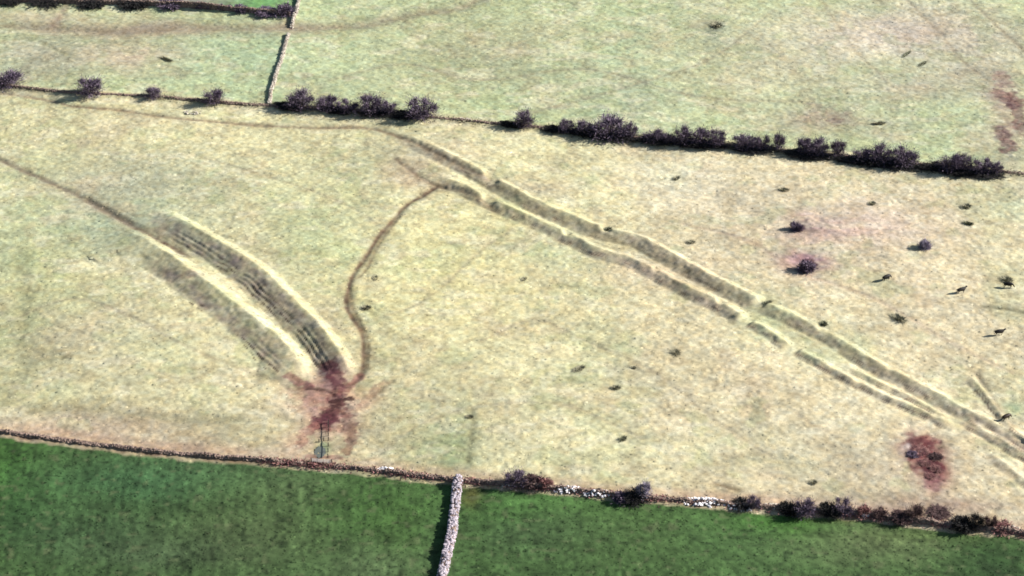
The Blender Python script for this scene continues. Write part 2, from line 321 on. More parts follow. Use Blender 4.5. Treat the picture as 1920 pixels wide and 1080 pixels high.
    if mk.any():
        m = mk > 0; xm, ym = x[m], y[m]; wxm, wym = wx[m], wy[m]
        g = np.tile(alb(66,98,60), (m.sum(), 1)).astype(float)
        for x0, y0, rx, ry, col, s in MW:
            q = ((wxm-x0)/rx)**2+((wym-y0)/ry)**2
            g = g + (col-g)*(s*np.exp(-q*.9))[:, None]
        g = g*(1+.20*fbm(xm, ym, 7, 101))[:, None]
        xw = gp(850, 960)[0]; west = smooth((xw-xm)/6)
        lines = (.8*vnoise(xm+.06*ym, ym*.12, 1.1, 103)+.22*np.sin((xm+.06*ym)*2*np.pi/1.7+2*vnoise(xm, ym, 9, 104)))*west + .6*vnoise(xm*.35+ym*.1, ym+.1*xm, 1.0, 105)*(1-west)
        g = g*1.14*np.clip(1+.30*lines+.26*vnoise(xm, ym, 1.3, 107)+.20*vnoise(xm, ym, 3.5, 108), .25, 2)[:, None]
        k = smooth((vnoise(xm, ym, 1.5, 109)-.55)/.3)*.45; g = mixc(g, 0, alb(104,120,92), k)
        k = smooth((vnoise(xm, ym, 1.3, 111)-.5)/.3)*.55; g = mixc(g, 0, alb(30,50,30), k)
        g = g*np.array([1.12, 1.0, .82]); c[m] = c[m] + (g-c[m])*mk[m][:, None]
    # field in the top left corner beyond the dark wall
    yt = np.interp(x, W_TOPH[:,0], W_TOPH[:,1]); xt = W_TOPH[-1,0]
    k = smooth((y-yt-1)/1.5)*smooth((xt+3-x)/3)*.9; 
    c = mixc(c, 0, alb(140,168,118), k)
    kx, ky = gp(480, 4); k2 = k*np.exp(-((x-kx)/9)**2-((y-ky)/9)**2); c = mixc(c, 0, alb(96,168,84), k2*.8)
    kx, ky = gp(330, 0); k2 = k*np.exp(-((x-kx)/20)**2-((y-ky)/12)**2); c = mixc(c, 0, alb(160,140,150), k2*.7)
    # mottling of tussocks: sward pixels of straw and green
    up2 = (1-mk)
    mt = (.15*vnoise(x, y, 1.0, 201)+.12*vnoise(x*.6, y, .7, 203)+.15*vnoise(x*.8, y, 2.3, 205)+.06*vnoise(x, y, 4.5, 207))*up2
    c = c*(1+mt)[:, None]
    h = .05*vnoise(x, y, 1.3, 211)*up2; c[:, 0] *= 1+h; c[:, 2] *= 1-h*1.5
    return np.clip(c, .004, .8)

def new_mat(name): 
    m = bpy.data.materials.new(name); m.use_nodes = True; nt = m.node_tree
    return m, nt, nt.nodes['Principled BSDF']
def mat_attr(name, rough=.95, fine=1.6, amt=.22, bump=.25, bdist=.12):
    m, nt, b = new_mat(name); n = nt.nodes; l = nt.links
    at = n.new('ShaderNodeAttribute'); at.attribute_name = 'albedo'
    geo = n.new('ShaderNodeNewGeometry')
    no = n.new('ShaderNodeTexNoise'); no.inputs['Scale'].default_value = fine; no.inputs['Detail'].default_value = 6; no.inputs['Roughness'].default_value = .7
    l.new(geo.outputs['Position'], no.inputs['Vector'])
    mr = n.new('ShaderNodeMapRange'); mr.inputs[1].default_value = .28; mr.inputs[2].default_value = .72
    mr.inputs[3].default_value = 1-amt; mr.inputs[4].default_value = 1+amt
    l.new(no.outputs[0], mr.inputs[0])
    mx = n.new('ShaderNodeVectorMath'); mx.operation = 'SCALE'
    l.new(at.outputs['Color'], mx.inputs[0]); l.new(mr.outputs[0], mx.inputs['Scale'])
    l.new(mx.outputs[0], b.inputs['Base Color'])
    b.inputs['Roughness'].default_value = rough; b.inputs['Specular IOR Level'].default_value = .15
    bp = n.new('ShaderNodeBump'); bp.inputs['Strength'].default_value = bump; bp.inputs['Distance'].default_value = bdist
    l.new(no.outputs[0], bp.inputs['Height']); l.new(bp.outputs[0], b.inputs['Normal'])
    return m
def mat_noise(name, c1, c2, scale=3, rough=.9, bump=.3, obj=False):
    m, nt, b = new_mat(name); n = nt.nodes; l = nt.links
    geo = n.new('ShaderNodeNewGeometry')
    no = n.new('ShaderNodeTexNoise'); no.inputs['Scale'].default_value = scale; no.inputs['Detail'].default_value = 5
    l.new(geo.outputs['Position'], no.inputs['Vector'])
    rp = n.new('ShaderNodeValToRGB'); rp.color_ramp.elements[0].position = .32; rp.color_ramp.elements[1].position = .68
    rp.color_ramp.elements[0].color = (*c1, 1); rp.color_ramp.elements[1].color = (*c2, 1)
    l.new(no.outputs[0], rp.inputs[0])
    # every piece a little lighter or darker than its neighbour
    ri = n.new('ShaderNodeMapRange'); ri.inputs[3].default_value = .5; ri.inputs[4].default_value = 1.25
    l.new(geo.outputs['Random Per Island'], ri.inputs[0])
    mx = n.new('ShaderNodeVectorMath'); mx.operation = 'SCALE'; l.new(rp.outputs[0], mx.inputs[0]); l.new(ri.outputs[0], mx.inputs['Scale'])
    l.new(mx.outputs[0], b.inputs['Base Color']); b.inputs['Roughness'].default_value = rough
    b.inputs['Specular IOR Level'].default_value = .2
    bp = n.new('ShaderNodeBump'); bp.inputs['Strength'].default_value = bump; bp.inputs['Distance'].default_value = .05
    l.new(no.outputs[0], bp.inputs['Height']); l.new(bp.outputs[0], b.inputs['Normal'])
    return m
M_GROUND = mat_attr('sward_and_soil')
M_TUFT = mat_attr('grass_blades', amt=.15, bump=0)
M_STONE = mat_noise('limestone', (.20,.17,.195), (.46,.41,.44), 2.2, .9)
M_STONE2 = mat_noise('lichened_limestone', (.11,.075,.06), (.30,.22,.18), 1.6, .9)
M_STONE3 = mat_noise('creamy_field_stone', (.26,.23,.19), (.46,.42,.35), 1.6, .9)  # creamy tone of the stone itself
M_WHITE = mat_noise('pale_limestone', (.58,.55,.55), (.78,.76,.76), 2.5, .85)
M_FILL = mat_noise('earth_and_rubble', (.10,.07,.055), (.22,.16,.13), 1.2, .95)
M_TWIG = mat_noise('thorn_twigs', (.070,.048,.078), (.19,.15,.20), .9, .9, 0)
M_TWIG2 = mat_noise('grey_twigs', (.20,.17,.23), (.36,.32,.40), .9, .9, 0)
M_TWIG3 = mat_noise('bramble_stems', (.05,.03,.032), (.13,.08,.075), .9, .9, 0)
M_BRACK = mat_noise('dead_bracken_fronds', (.13,.05,.055), (.30,.16,.14), .9, .9, 0)
M_EVER = mat_noise('evergreen_and_hedge_shade', (.010,.010,.010), (.028,.026,.024), .9, .8, 0)  # dark evergreen, near black so the scrub band carries the hedge's shadow
M_BARK = mat_noise('thorn_bark', (.05,.038,.035), (.11,.085,.08), 4, .9)
M_RUSH = mat_noise('rush_stems', (.09,.10,.06), (.19,.19,.12), 2, .9, 0)
M_RUSHP = mat_noise('faded_rush_stems', (.20,.19,.13), (.32,.30,.20), 2, .9, 0)
M_COW = mat_noise('black_hide', (.008,.007,.007), (.022,.019,.018), 2, .6, .1)
M_COWB = mat_noise('dark_brown_hide', (.022,.013,.009), (.05,.03,.02), 2, .6, .1)
M_WOOD = mat_noise('weathered_timber', (.035,.03,.025), (.10,.085,.07), 5, .9)
M_METAL, _nt, _b = new_mat('galvanised_steel'); _b.inputs['Base Color'].default_value = (.62,.60,.56,1); _b.inputs['Metallic'].default_value = .35; _b.inputs['Roughness'].default_value = .55
M_WATER, _nt, _b = new_mat('pool_water'); _b.inputs['Base Color'].default_value = (.09,.10,.085,1); _b.inputs['Roughness'].default_value = .45

def mesh_from(name, V, Fc, mat, smooth_=False, normals=None, col=None):
    """V (n,3), Fc (m,k) equal-sided faces"""
    me = bpy.data.meshes.new(name); V = np.asarray(V, np.float32); Fc = np.asarray(Fc, np.int32)
    k = Fc.shape[1]; me.vertices.add(len(V)); me.vertices.foreach_set('co', V.ravel())
    me.loops.add(Fc.size); me.loops.foreach_set('vertex_index', Fc.ravel())
    me.polygons.add(len(Fc)); me.polygons.foreach_set('loop_start', np.arange(0, Fc.size, k, dtype=np.int32))
    try: me.polygons.foreach_set('loop_total', np.full(len(Fc), k, np.int32))
    except Exception: pass
    me.update(calc_edges=True)
    me.polygons.foreach_set('use_smooth', np.full(len(Fc), smooth_, bool))
    if mat: me.materials.append(mat)
    if col is not None:
        a = me.attributes.new('albedo', 'FLOAT_COLOR', 'POINT')
        a.data.foreach_set('color', np.concatenate([col, np.ones((len(col), 1))], 1).astype(np.float32).ravel())
    if normals is not None: me.normals_split_custom_set_from_vertices(normals.tolist() if len(normals) < 10 else normals)
    return me
def link(name, me, parent=None, loc=None, rot=None, scale=None, **kw):
    o = bpy.data.objects.new(name, me); COL.objects.link(o)
    if parent: o.parent = parent
    if loc is not None: o.location = loc
    if rot is not None: o.rotation_euler = rot
    if scale is not None: o.scale = scale
    for k, v in kw.items(): o[k] = v
    return o
def thing(name, label, cat, loc, group=None, rz=0, scale=(1,1,1)):
    o = bpy.data.objects.new(name, None); COL.objects.link(o); o.location = loc; o.rotation_euler = (0,0,rz); o.scale = scale
    o.empty_display_size = .5
    o['label'] = label; o['category'] = cat
    if group: o['group'] = group
    return o
def hz(x, y, detail=False): return float(height(np.array([float(x)]), np.array([float(y)]), detail)[0])

# ------------------------------------------------------------------ ground sheet, one grid cut along its kinds of land
def axis(lo, hi, step, far_lo, far_hi):
    a = list(np.arange(lo, hi, step)); s = step; v = a[-1]
    while v < far_hi: s = min(s*1.35, 250); v += s; a.append(v)
    s = step; v = lo; pre = []
    while v > far_lo: s = min(s*1.35, 250); v -= s; pre.append(v)
    return np.array(pre[::-1]+a)
STEP = .42
xs = axis(-186, 186, STEP, -6000, 6000); ys = axis(384, 700, STEP, -3000, 9000)
NX, NY = len(xs), len(ys)
X, Y = np.meshgrid(xs, ys); gx, gy = X.ravel(), Y.ravel()
Z = height(gx, gy).reshape(NY, NX)
CC = colour(gx, gy)
dzx = np.gradient(Z, xs, axis=1); dzy = np.gradient(Z, ys, axis=0)
NRM = np.stack([-dzx.ravel(), -dzy.ravel(), np.ones(gx.size)], 1); NRM /= np.linalg.norm(NRM, axis=1)[:, None]
VV = np.stack([gx, gy, Z.ravel()], 1)
cxm = (xs[:-1]+xs[1:])/2; cym = (ys[:-1]+ys[1:])/2
CX, CY = np.meshgrid(cxm, cym); fx, fy = CX.ravel(), CY.ravel()
cls = np.zeros(fx.size, np.int8)
flow = np.interp(fx, W_LOW[:,0], W_LOW[:,1]); fhed = np.interp(fx, W_HEDGE[:,0], W_HEDGE[:,1])
near = (np.abs(fx) < 400) & (fy > 250) & (fy < 900)
cls[(fy >= flow) & (fy <= fhed) & near] = 1
cls[(fy < flow) & near] = 2
inner = np.where((np.abs(fx) < 186) & (fy > 384) & (fy < 700))[0]
ix, iy = fx[inner], fy[inner]
def mask_banks(BS, w0, w1, lim):
    r = np.zeros(ix.shape, bool)
    for B in BS:
        d, s, t, L = pdist(B[0], ix, iy, lim); r |= (s < w0) & (s > -w1) & (d < lim-.1) & (t > .3) & (t < L-.3)
    return r
tr = np.zeros(ix.shape, bool); d, s, t, L = pdist(TRACKS_AND_SHADE[3][0], ix, iy, 4); tr = d < .85
cls[inner[tr]] = 5
cls[inner[mask_banks(BANKS_S, 2.4, 10, 14)]] = 3
cls[inner[mask_banks(BANKS_L, 1.8, 5.5, 10)]] = 4
mx0, my0 = gp(624, 768); q = ((ix-mx0)/4.6)**2+((iy-my0)/11)**2+.25*vnoise(ix, iy, 3, 4) < 1
cls[inner[q]] = 6
ii, jj = np.meshgrid(np.arange(NY-1), np.arange(NX-1), indexing='ij')
v0 = (ii*NX+jj).ravel(); QF = np.stack([v0, v0+1, v0+NX+1, v0+NX], 1)
NAMES = {0:('ground',None),1:('pasture','pale tussocky winter pasture between the hedgerow and the lower boundary'),2:('meadow','lush dark green meadow in front of the lower boundary'),
 3:('earthwork','short curved pair of grassy banks ending at the muddy gateway'),4:('earthwork','long straight pair of low grassy banks running down to the right'),
 5:('path','narrow trodden path winding between the two earthworks'),6:('mud','reddish trampled mud at the foot of the short earthwork')}
for k, (nm, lb) in NAMES.items():
    fm = QF[cls == k]
    if not len(fm): continue
    used = np.unique(fm); remap = np.full(VV.shape[0], -1, np.int64); remap[used] = np.arange(len(used))
    me = mesh_from(nm, VV[used], remap[fm], M_GROUND, True, NRM[used], CC[used])
    o = link(nm, me, kind='structure')
    if lb: o['label'] = lb

# ------------------------------------------------------------------ grass tussocks
def tufts(name, n, box, test, size, hgt, seed, label, jit=.22, bright=1.0):
    r = np.random.RandomState(seed)
    x = r.uniform(box[0], box[1], n); y = r.uniform(box[2], box[3], n)
    k = test(x, y); x, y = x[k], y[k]; n = len(x)
    z = height(x, y); c = colour(x, y)*bright*(1+jit*r.uniform(-1, 1, (n, 1)))
    s = size*(.5+r.rand(n)**2*1.1); h = hgt*(.4+r.rand(n)*1.0); a = r.uniform(0, 6.28, n); kk = 5
    ang = a[:, None]+np.arange(kk)*2*np.pi/kk; rad = s[:, None]*(.8+.4*r.rand(n, kk))*.5
    bx = x[:, None]+rad*np.cos(ang); by = y[:, None]+rad*np.sin(ang); bz = np.repeat((z-.08)[:, None], kk, 1)
    base = np.stack([bx, by, bz], 2)
    top = np.stack([x+s*.25*r.uniform(-1, 1, n), y+s*.25*r.uniform(-1, 1, n), z+h], 1)[:, None]
    V = np.concatenate([base, top], 1).reshape(-1, 3)
    o = np.arange(n)[:, None, None]*(kk+1)
    f = np.array([[i, (i+1) % kk, kk] for i in range(kk)])[None]+o
    me = mesh_from(name, V, f.reshape(-1, 3), M_TUFT, True, None, np.repeat(np.clip(c, .004, .85), kk+1, 0))
    return link(name, me, kind='stuff', label=label)
def t_past(x, y):
    yl = np.interp(x, W_LOW[:,0], W_LOW[:,1]); d, s, t, L = pdist(TRACKS_AND_SHADE[3][0], x, y, 3)
    ok = (y > yl+1) & (d > .8)
    for B in BANKS_S+BANKS_L:
        d, s, t, L = pdist(B[0], x, y, 12); s = s+B[2]*.5; ok &= ~((s < .5) & (s > -B[3]-.5) & (d < 11.5) & (t > 3))
    return ok
def t_mead(x, y):
    yl = np.interp(x, W_LOW[:,0], W_LOW[:,1]); d, s, t, L = pdist(W_NEAR, x, y, 4); return (y < yl-1.5) & (d > 1.6)
tufts('grass_tussocks', 62000, (-186,186,384,700), t_past, .85, .11, 3, 'pale straw coloured grass tussocks over the pasture', .18, 1.06)
tufts('meadow_grass', 26000, (-140,140,384,440), t_mead, .6, .14, 4, 'lush green grass tufts over the meadow', .35)

# ------------------------------------------------------------------ stones and walls
def ico():
    import bmesh
    bm = bmesh.new(); bmesh.ops.create_icosphere(bm, subdivisions=1, radius=.5)
    V = np.array([v.co[:] for v in bm.verts]); Fa = np.array([[v.index for v in f.verts] for f in bm.faces]); bm.free(); return V, Fa
IV, IF = ico()
IV0 = IV[:12]; 
import bmesh as _bmm
_b = _bmm.new(); _bmm.ops.create_icosphere(_b, subdivisions=1, radius=.5); _b.free()
def rock_meshes(mat, n=6):
    out = []
    for k in range(n):
        r = np.random.RandomState(100+k); V = IV*np.array([1, .8, .62])
        V = np.sign(V)*np.minimum(np.abs(V), np.array([.42, .34, .24]))*(1+.16*r.uniform(-1, 1, V.shape))
        out.append(mesh_from('stone', V, IF, mat))
    return out
def rot_mats(r, n):
    a = r.uniform(0, 6.28, n); b = r.uniform(-.4, .4, n); ca, sa, cb, sb = np.cos(a), np.sin(a), np.cos(b), np.sin(b)
    R = np.zeros((n, 3, 3)); R[:,0,0]=ca; R[:,0,1]=-sa*cb; R[:,0,2]=sa*sb; R[:,1,0]=sa; R[:,1,1]=ca*cb; R[:,1,2]=-ca*sb; R[:,2,1]=sb; R[:,2,2]=cb
    return R
def stone_cloud(name, P, S, mat, r, parent, origin):
    n = len(P); V0 = IV*np.array([1, .85, .66]); V = np.sign(V0)*np.minimum(np.abs(V0), np.array([.42, .36, .27]))
    VV_ = V[None]*(1+.18*r.uniform(-1, 1, (n,)+V.shape))*S[:, None, None]
    VV_ = np.einsum('nij,nkj->nki', rot_mats(r, n), VV_)+(P-np.array(origin))[:, None]
    Fq = IF[None]+np.arange(n)[:, None, None]*len(V)
    me = mesh_from(name, VV_.reshape(-1, 3), Fq.reshape(-1, 3), mat)
    return link(name, me, parent, kind='stuff')
def sample_line(P, step):
    seg = np.hypot(*(P[1:]-P[:-1]).T); L = np.r_[0, np.cumsum(seg)]; t = np.arange(0, L[-1], step)
    x = np.interp(t, L, P[:,0]); y = np.interp(t, L, P[:,1]); 
    dx = np.gradient(x, t); dy = np.gradient(y, t); n = np.hypot(dx, dy); return t, x, y, dx/n, dy/n, L[-1]
def wall(P, label, H, base, top, ssize, nparts, mat, seed, dens=1.0, hvar=.15, fill=M_FILL, core=True, hfun=None, only=None):
    r = np.random.RandomState(seed); t, x, y, dx, dy, L = sample_line(P, .8)
    x = x+.15*vnoise(t, t*0, 5, seed); gz = height(x, y, False)
    hh = H*(1+hvar*vnoise(t, t*0, 3.0, seed+2)+hvar*vnoise(t, t*0, 9.0, seed+3))
    if hfun is not None: hh = hh*hfun(t, L, x, y)
    mid = len(t)//2; org = (x[mid], y[mid], gz[mid])
    root = thing('stone_wall', label, 'wall', org)
    prof = [(-base/2, -.3), (-base/2*.95, .12), (-top/2, .9), (0, 1.0), (top/2, .9), (base/2*.95, .12), (base/2, -.3)]
    n = len(t); V = []
    for (u, v) in prof:
        uu = u*(1+.08*r.uniform(-1, 1, n)) ; zz = np.where(v < 0, v, v*(hh-.16)*(1+.05*r.uniform(-1, 1, n)))
        V.append(np.stack([x-dy*uu-org[0], y+dx*uu-org[1], gz+zz-org[2]], 1))
    V = np.stack(V, 1); m = len(prof)
    idx = np.arange(n-1)[:, None]*m+np.arange(m-1)[None]
    Fq = np.stack([idx, idx+1, idx+m+1, idx+m], 2).reshape(-1, 4)
    link('rubble_core', mesh_from('rubble_core', V.reshape(-1, 3), Fq, fill), root)
    # facing stones
    area = L*(top+2*math.hypot((base-top)/2, H)); ns = int(dens*1.35*area/(ssize**2*.6))
    tt = r.uniform(0, L, ns); per = r.uniform(-1, 1, ns)
    slope = math.hypot((base-top)/2, H); half = top/2+slope; q = np.abs(per)*half
    u = np.where(q < top/2, q, top/2+(q-top/2)/slope*(base-top)/2)*np.sign(per); v = np.where(q < top/2, 1.0, 1-(q-top/2)/slope)
    X_ = np.interp(tt, t, x); Y_ = np.interp(tt, t, y); DX = np.interp(tt, t, dx); DY = np.interp(tt, t, dy); HH = np.interp(tt, t, hh)
    px = X_-DY*u; py = Y_+DX*u; pz = height(px, py, False)*.0+np.interp(tt, t, gz)+v*np.maximum(HH-.12, .0)
    S = ssize*(.45+1.0*r.rand(ns)); keep = HH > .18
    if only is not None: keep &= only(X_, Y_, tt, L)
    px, py, pz, S, v = px[keep], py[keep], pz[keep], S[keep], v[keep]
    order = np.argsort(-S*(v+.5)); big = order[:nparts]; rest = order[nparts:]
    if len(rest): stone_cloud('rubble_stones', np.stack([px[rest], py[rest], pz[rest]], 1), S[rest], mat, r, root, org)
    if nparts:
        ms = ROCKS[mat.name]
        for i in big:
            s = S[i]*1.25
            link('stone', rnd.choice(ms), root, (px[i]-org[0], py[i]-org[1], pz[i]-org[2]), (rnd.uniform(-.3,.3), rnd.uniform(-.3,.3), rnd.uniform(0,6.28)), (s, s, s))
    return root
ROCKS = {m.name: rock_meshes(m) for m in (M_STONE, M_STONE2, M_STONE3, M_WHITE)}
wall(W_NEAR, 'grey lichened drystone wall running away from the camera between the two green meadows', 1.25, 2.1, 1.3, .58, 290, M_STONE, 41, dens=.85, hvar=.28)
wall(W_TOPV, 'narrow pale drystone wall climbing from the hedgerow to the top edge of the view', 0.9, 1.1, .55, .45, 200, M_STONE3, 42,
     hfun=lambda t, L, x, y: np.where(np.abs(y-gp(540, 57)[1]) < 2.6, .15, 1.0))
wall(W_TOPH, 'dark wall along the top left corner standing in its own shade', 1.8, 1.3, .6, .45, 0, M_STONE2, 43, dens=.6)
def low_h(t, L, x, y):
    k = .62+.3*smooth((x+20)/40)+.2*vnoise(t, t*0, 2.0, 8)
    return k*(np.abs(x-gp(602, 874)[0]) > 3.0)
wall(W_LOW, 'tumbled brown boundary wall of earth and stones along the green meadows', 1.0, 1.3, .6, .42, 260, M_STONE2, 44, dens=.4, hvar=.3, hfun=low_h)
wall(W_HEDGE, 'low collapsed stone and earth boundary under the upper hedgerow', .55, 1.2, .5, .42, 120, M_STONE2, 45, dens=.4, hvar=.4)

# heaps of tumbled white stones beside the lower boundary
HEAPS = [(725,883,1.6,.8,34,'small pale stone tumble on the boundary left of the grey wall'),(1066,921,2.4,1.2,75,'heap of pale fallen stones right of the red brambles'),
 (1122,928,2.4,1.3,85,'heap of whitest fallen stones just left of the low purple bush'),(1322,944,3.6,1.2,120,'long low heap of bright white stones on the lower boundary'),
 (1395,952,2.6,.8,50,'white stones scattered under the dark pointed bush'),(1622,970,1.0,.9,16,'little white stone pile among the reddish brambles'),
 (1455,952,2.2,.7,40,'pale brown stones between the two darkest lower bushes'),(1895,992,1.6,.7,24,'pale stones at the far right end of the lower boundary'),
 (955,914,1.2,.5,18,'few pale stones below the lone dark bush'),(360,212,1.8,.5,26,'loose pale stones in the pasture below the upper boundary'),(868,226,1.6,.5,24,'scattered stones in the gap of the upper hedgerow')]
for (px, py, R_, hh, n, lb) in HEAPS:
    x0, y0 = gp(px, py); z0 = hz(x0, y0); root = thing('stone_heap', lb, 'stones', (x0, y0, z0), 'heaps of fallen stones')
    ms = ROCKS[M_WHITE.name if hh > .75 else M_STONE3.name]
    for k in range(n):
        a = rnd.uniform(0, 6.28); q = math.sqrt(rnd.random()); dx, dy = R_*1.5*q*math.cos(a), R_*.55*q*math.sin(a)
        s = rnd.uniform(.4, .95); zz = hz(x0+dx, y0+dy)-z0+max(0, (1-q)*hh*rnd.uniform(.3, 1))+s*.1
        link('stone', rnd.choice(ms), root, (dx, dy, zz), (rnd.uniform(-.5,.5), rnd.uniform(-.5,.5), rnd.uniform(0,6.28)), (s, s, s))

# ------------------------------------------------------------------ thorn bushes
def limb_mesh(segs, mat, k=5):
    V, Fc = [], []
    for (a, b, ra, rb) in segs:
        a, b = Vector(a), Vector(b); d = (b-a).normalized(); u = d.orthogonal().normalized(); w = d.cross(u); o = len(V)
        for i in range(k):
            c, s_ = math.cos(6.2832*i/k), math.sin(6.2832*i/k); V.append(a+(u*c+w*s_)*ra)
        for i in range(k):
            c, s_ = math.cos(6.2832*i/k), math.sin(6.2832*i/k); V.append(b+(u*c+w*s_)*rb)
        for i in range(k): Fc.append((o+i, o+(i+1) % k, o+k+(i+1) % k, o+k+i))
    return mesh_from('trunk', [v[:] for v in V], Fc, mat)
def bush_meshes(seed, n, tw, wd, mats, low=.0, nl=6, spread=.34, under=.35):
    """unit bush: about 1 wide and 1 high"""
    r = np.random.RandomState(seed); lobes = []
    for i in range(nl):
        a = r.uniform(0, 6.28); q = spread*math.sqrt(r.rand())
        zc = r.uniform(.38, .62)-.2*q; lobes.append((q*math.cos(a), q*math.sin(a), zc, r.uniform(.15, .25), r.uniform(.18, .28)))
    segs = []
    for (x, y, z, a, b) in lobes:
        m = (x*.4+r.uniform(-.03, .03), y*.4+r.uniform(-.03, .03), z*.5)
        segs.append(((x*.08, y*.08, -.04), m, .030, .020)); segs.append((m, (x, y, z), .020, .007))
        for j in range(5):
            e = (x+r.uniform(-1, 1)*a, y+r.uniform(-1, 1)*a, z+r.uniform(-.1, 1)*b); segs.append(((x*.7, y*.7, z*.8), e, .008, .002))
    trunk = limb_mesh(segs, M_BARK)
    li = r.randint(0, nl, n); Lb = np.array(lobes)[li]
    d = r.normal(size=(n, 3)); d /= np.linalg.norm(d, axis=1)[:, None]; rad = np.minimum(np.abs(r.normal(0, .6, n))+.1, 1.5)
    P = np.stack([Lb[:,0]+d[:,0]*Lb[:,3]*rad, Lb[:,1]+d[:,1]*Lb[:,3]*rad, Lb[:,2]+d[:,2]*Lb[:,4]*rad], 1)
    nu = int(n*under); P[:nu, 0] = r.normal(0, .2, nu); P[:nu, 1] = r.normal(0, .2, nu); P[:nu, 2] = np.abs(r.normal(0, .2, nu))+.02
    P[:, 2] = np.maximum(P[:, 2], .02)
    dr = P-np.array([0, 0, .1]); dr /= np.linalg.norm(dr, axis=1)[:, None]+1e-6
    dr = dr+r.normal(0, .55, (n, 3)); dr[:, 2] += .35; dr /= np.linalg.norm(dr, axis=1)[:, None]
    l = tw*(.5+r.rand(n)); w = wd*(.6+.8*r.rand(n)); sd_ = np.cross(dr, r.normal(size=(n, 3))); sd_ /= np.linalg.norm(sd_, axis=1)[:, None]
    A = P-sd_*w[:, None]/2; B = P+sd_*w[:, None]/2; C_ = P+dr*l[:, None]
    V = np.stack([A, B, C_], 1).reshape(-1, 3); Fq = np.arange(n*3).reshape(-1, 3)
    return trunk, [mesh_from('crown', V, Fq, m) for m in mats]
BV = [bush_meshes(200+k, 3400, .10, .020, (M_TWIG, M_TWIG2, M_TWIG3, M_EVER, M_BRACK), nl=7+k % 4, spread=.40) for k in range(8)]
LOWV = [bush_meshes(300+k, 3200, .14, .045, (M_TWIG, M_TWIG2, M_TWIG3, M_EVER, M_BRACK), nl=8, spread=.42, under=.65) for k in range(4)]
def bush(name, px, py, w, h, label, cat, group, mat=0, low=False, v=None, depth=1.0):
    m = mpp(px, py); x, y = gp(px, py); z = hz(x, y)-.05
    root = thing(name, label, cat, (x, y, z), group, rnd.uniform(-.2, .2)-.12 if low else rnd.uniform(0, 6.28))
    if not low: w, h = w*1.22, h*.95
    W_ = w*m; H_ = max(.5, (h*m-.15*W_*sp)/cp)
    tr, cr = (LOWV if low else BV)[(v if v is not None else rnd.randrange(100)) % (4 if low else 8)]
    sc = (W_, W_*depth, H_)
    link('trunk', tr, root, scale=sc); link('crown', cr[mat], root, scale=sc)
    return root
UP = [ # px, base py, width, height, label
 (10,161,56,36,'dark bare thorn tree at the left edge of the upper hedgerow'),
 (170,178,44,40,'bare thorn tree standing alone, second from the left along the upper hedgerow'),
 (288,184,30,24,'smallest lone thorn bush, third from the left along the upper hedgerow'),
 (401,194,36,34,'lone pointed thorn bush just left of the climbing stone wall'),
 (566,202,46,42,'rounded bare thorn tree just right of the climbing stone wall'),
 (612,206,38,34,'low bare thorn in the first cluster, second tree from the stone wall'),
 (652,209,34,28,'squat bare thorn in the first cluster, third tree from the stone wall'),
 (693,211,46,42,'tallest bare thorn of the first cluster, fourth tree from the stone wall'),
 (731,213,30,30,'pale narrow thorn ending the first cluster'),
 (792,219,52,42,'broad rounded purple grey thorn alone between the first cluster and the gap'),
 (984,236,36,38,'solitary thorn bush in the middle of the long gap'),
 (1062,245,30,26,'low thorn starting the long right hand cluster'),
 (1094,249,30,28,'small thorn next to the largest tree of the right hand cluster'),
 (1142,254,66,44,'broadest domed purple thorn of the right hand cluster'),
 (1182,258,26,36,'narrow upright thorn closing the first part of the right hand cluster'),
 (1222,263,36,28,'low thorn just right of the narrow notch after the domed thorn'),
 (1252,265,26,24,'short thorn sitting low between two taller ones'),
 (1280,267,34,42,'tall thorn with upright stems in the middle of the hedgerow'),
 (1310,269,34,38,'dense upright thorn right of the tall middle one'),
 (1342,271,34,36,'upright thorn ending the middle cluster'),
 (1396,276,38,32,'first low thorn of the short cluster of three'),
 (1430,279,26,30,'middle thorn of the short cluster of three'),
 (1458,280,24,38,'slender last thorn of the short cluster of three'),
 (1506,287,26,38,'slender thorn starting the cluster with upright twin stems'),
 (1534,290,38,38,'dense thorn between the two slender ones'),
 (1570,293,24,42,'tallest slender thorn right of the dense one'),
 (1616,300,34,28,'low pale thorn starting the darkest cluster'),
 (1652,303,40,40,'dark thorn with flat top in the darkest cluster'),
 (1694,306,46,40,'broad dark thorn ending the darkest cluster'),
 (1778,316,44,38,'dark thorn starting the last cluster on the right'),
 (1806,319,30,36,'second thorn of the last cluster on the right'),
 (1840,322,34,32,'reddish purple thorn in the last cluster on the right'),
 (1869,324,22,24,'last small thorn at the right end of the hedgerow')]
for (px, py, w, h, lb) in UP:
    bush('thorn_tree', px, py, w, h, lb, 'tree', 'bare thorn trees along the upper hedgerow', 0)
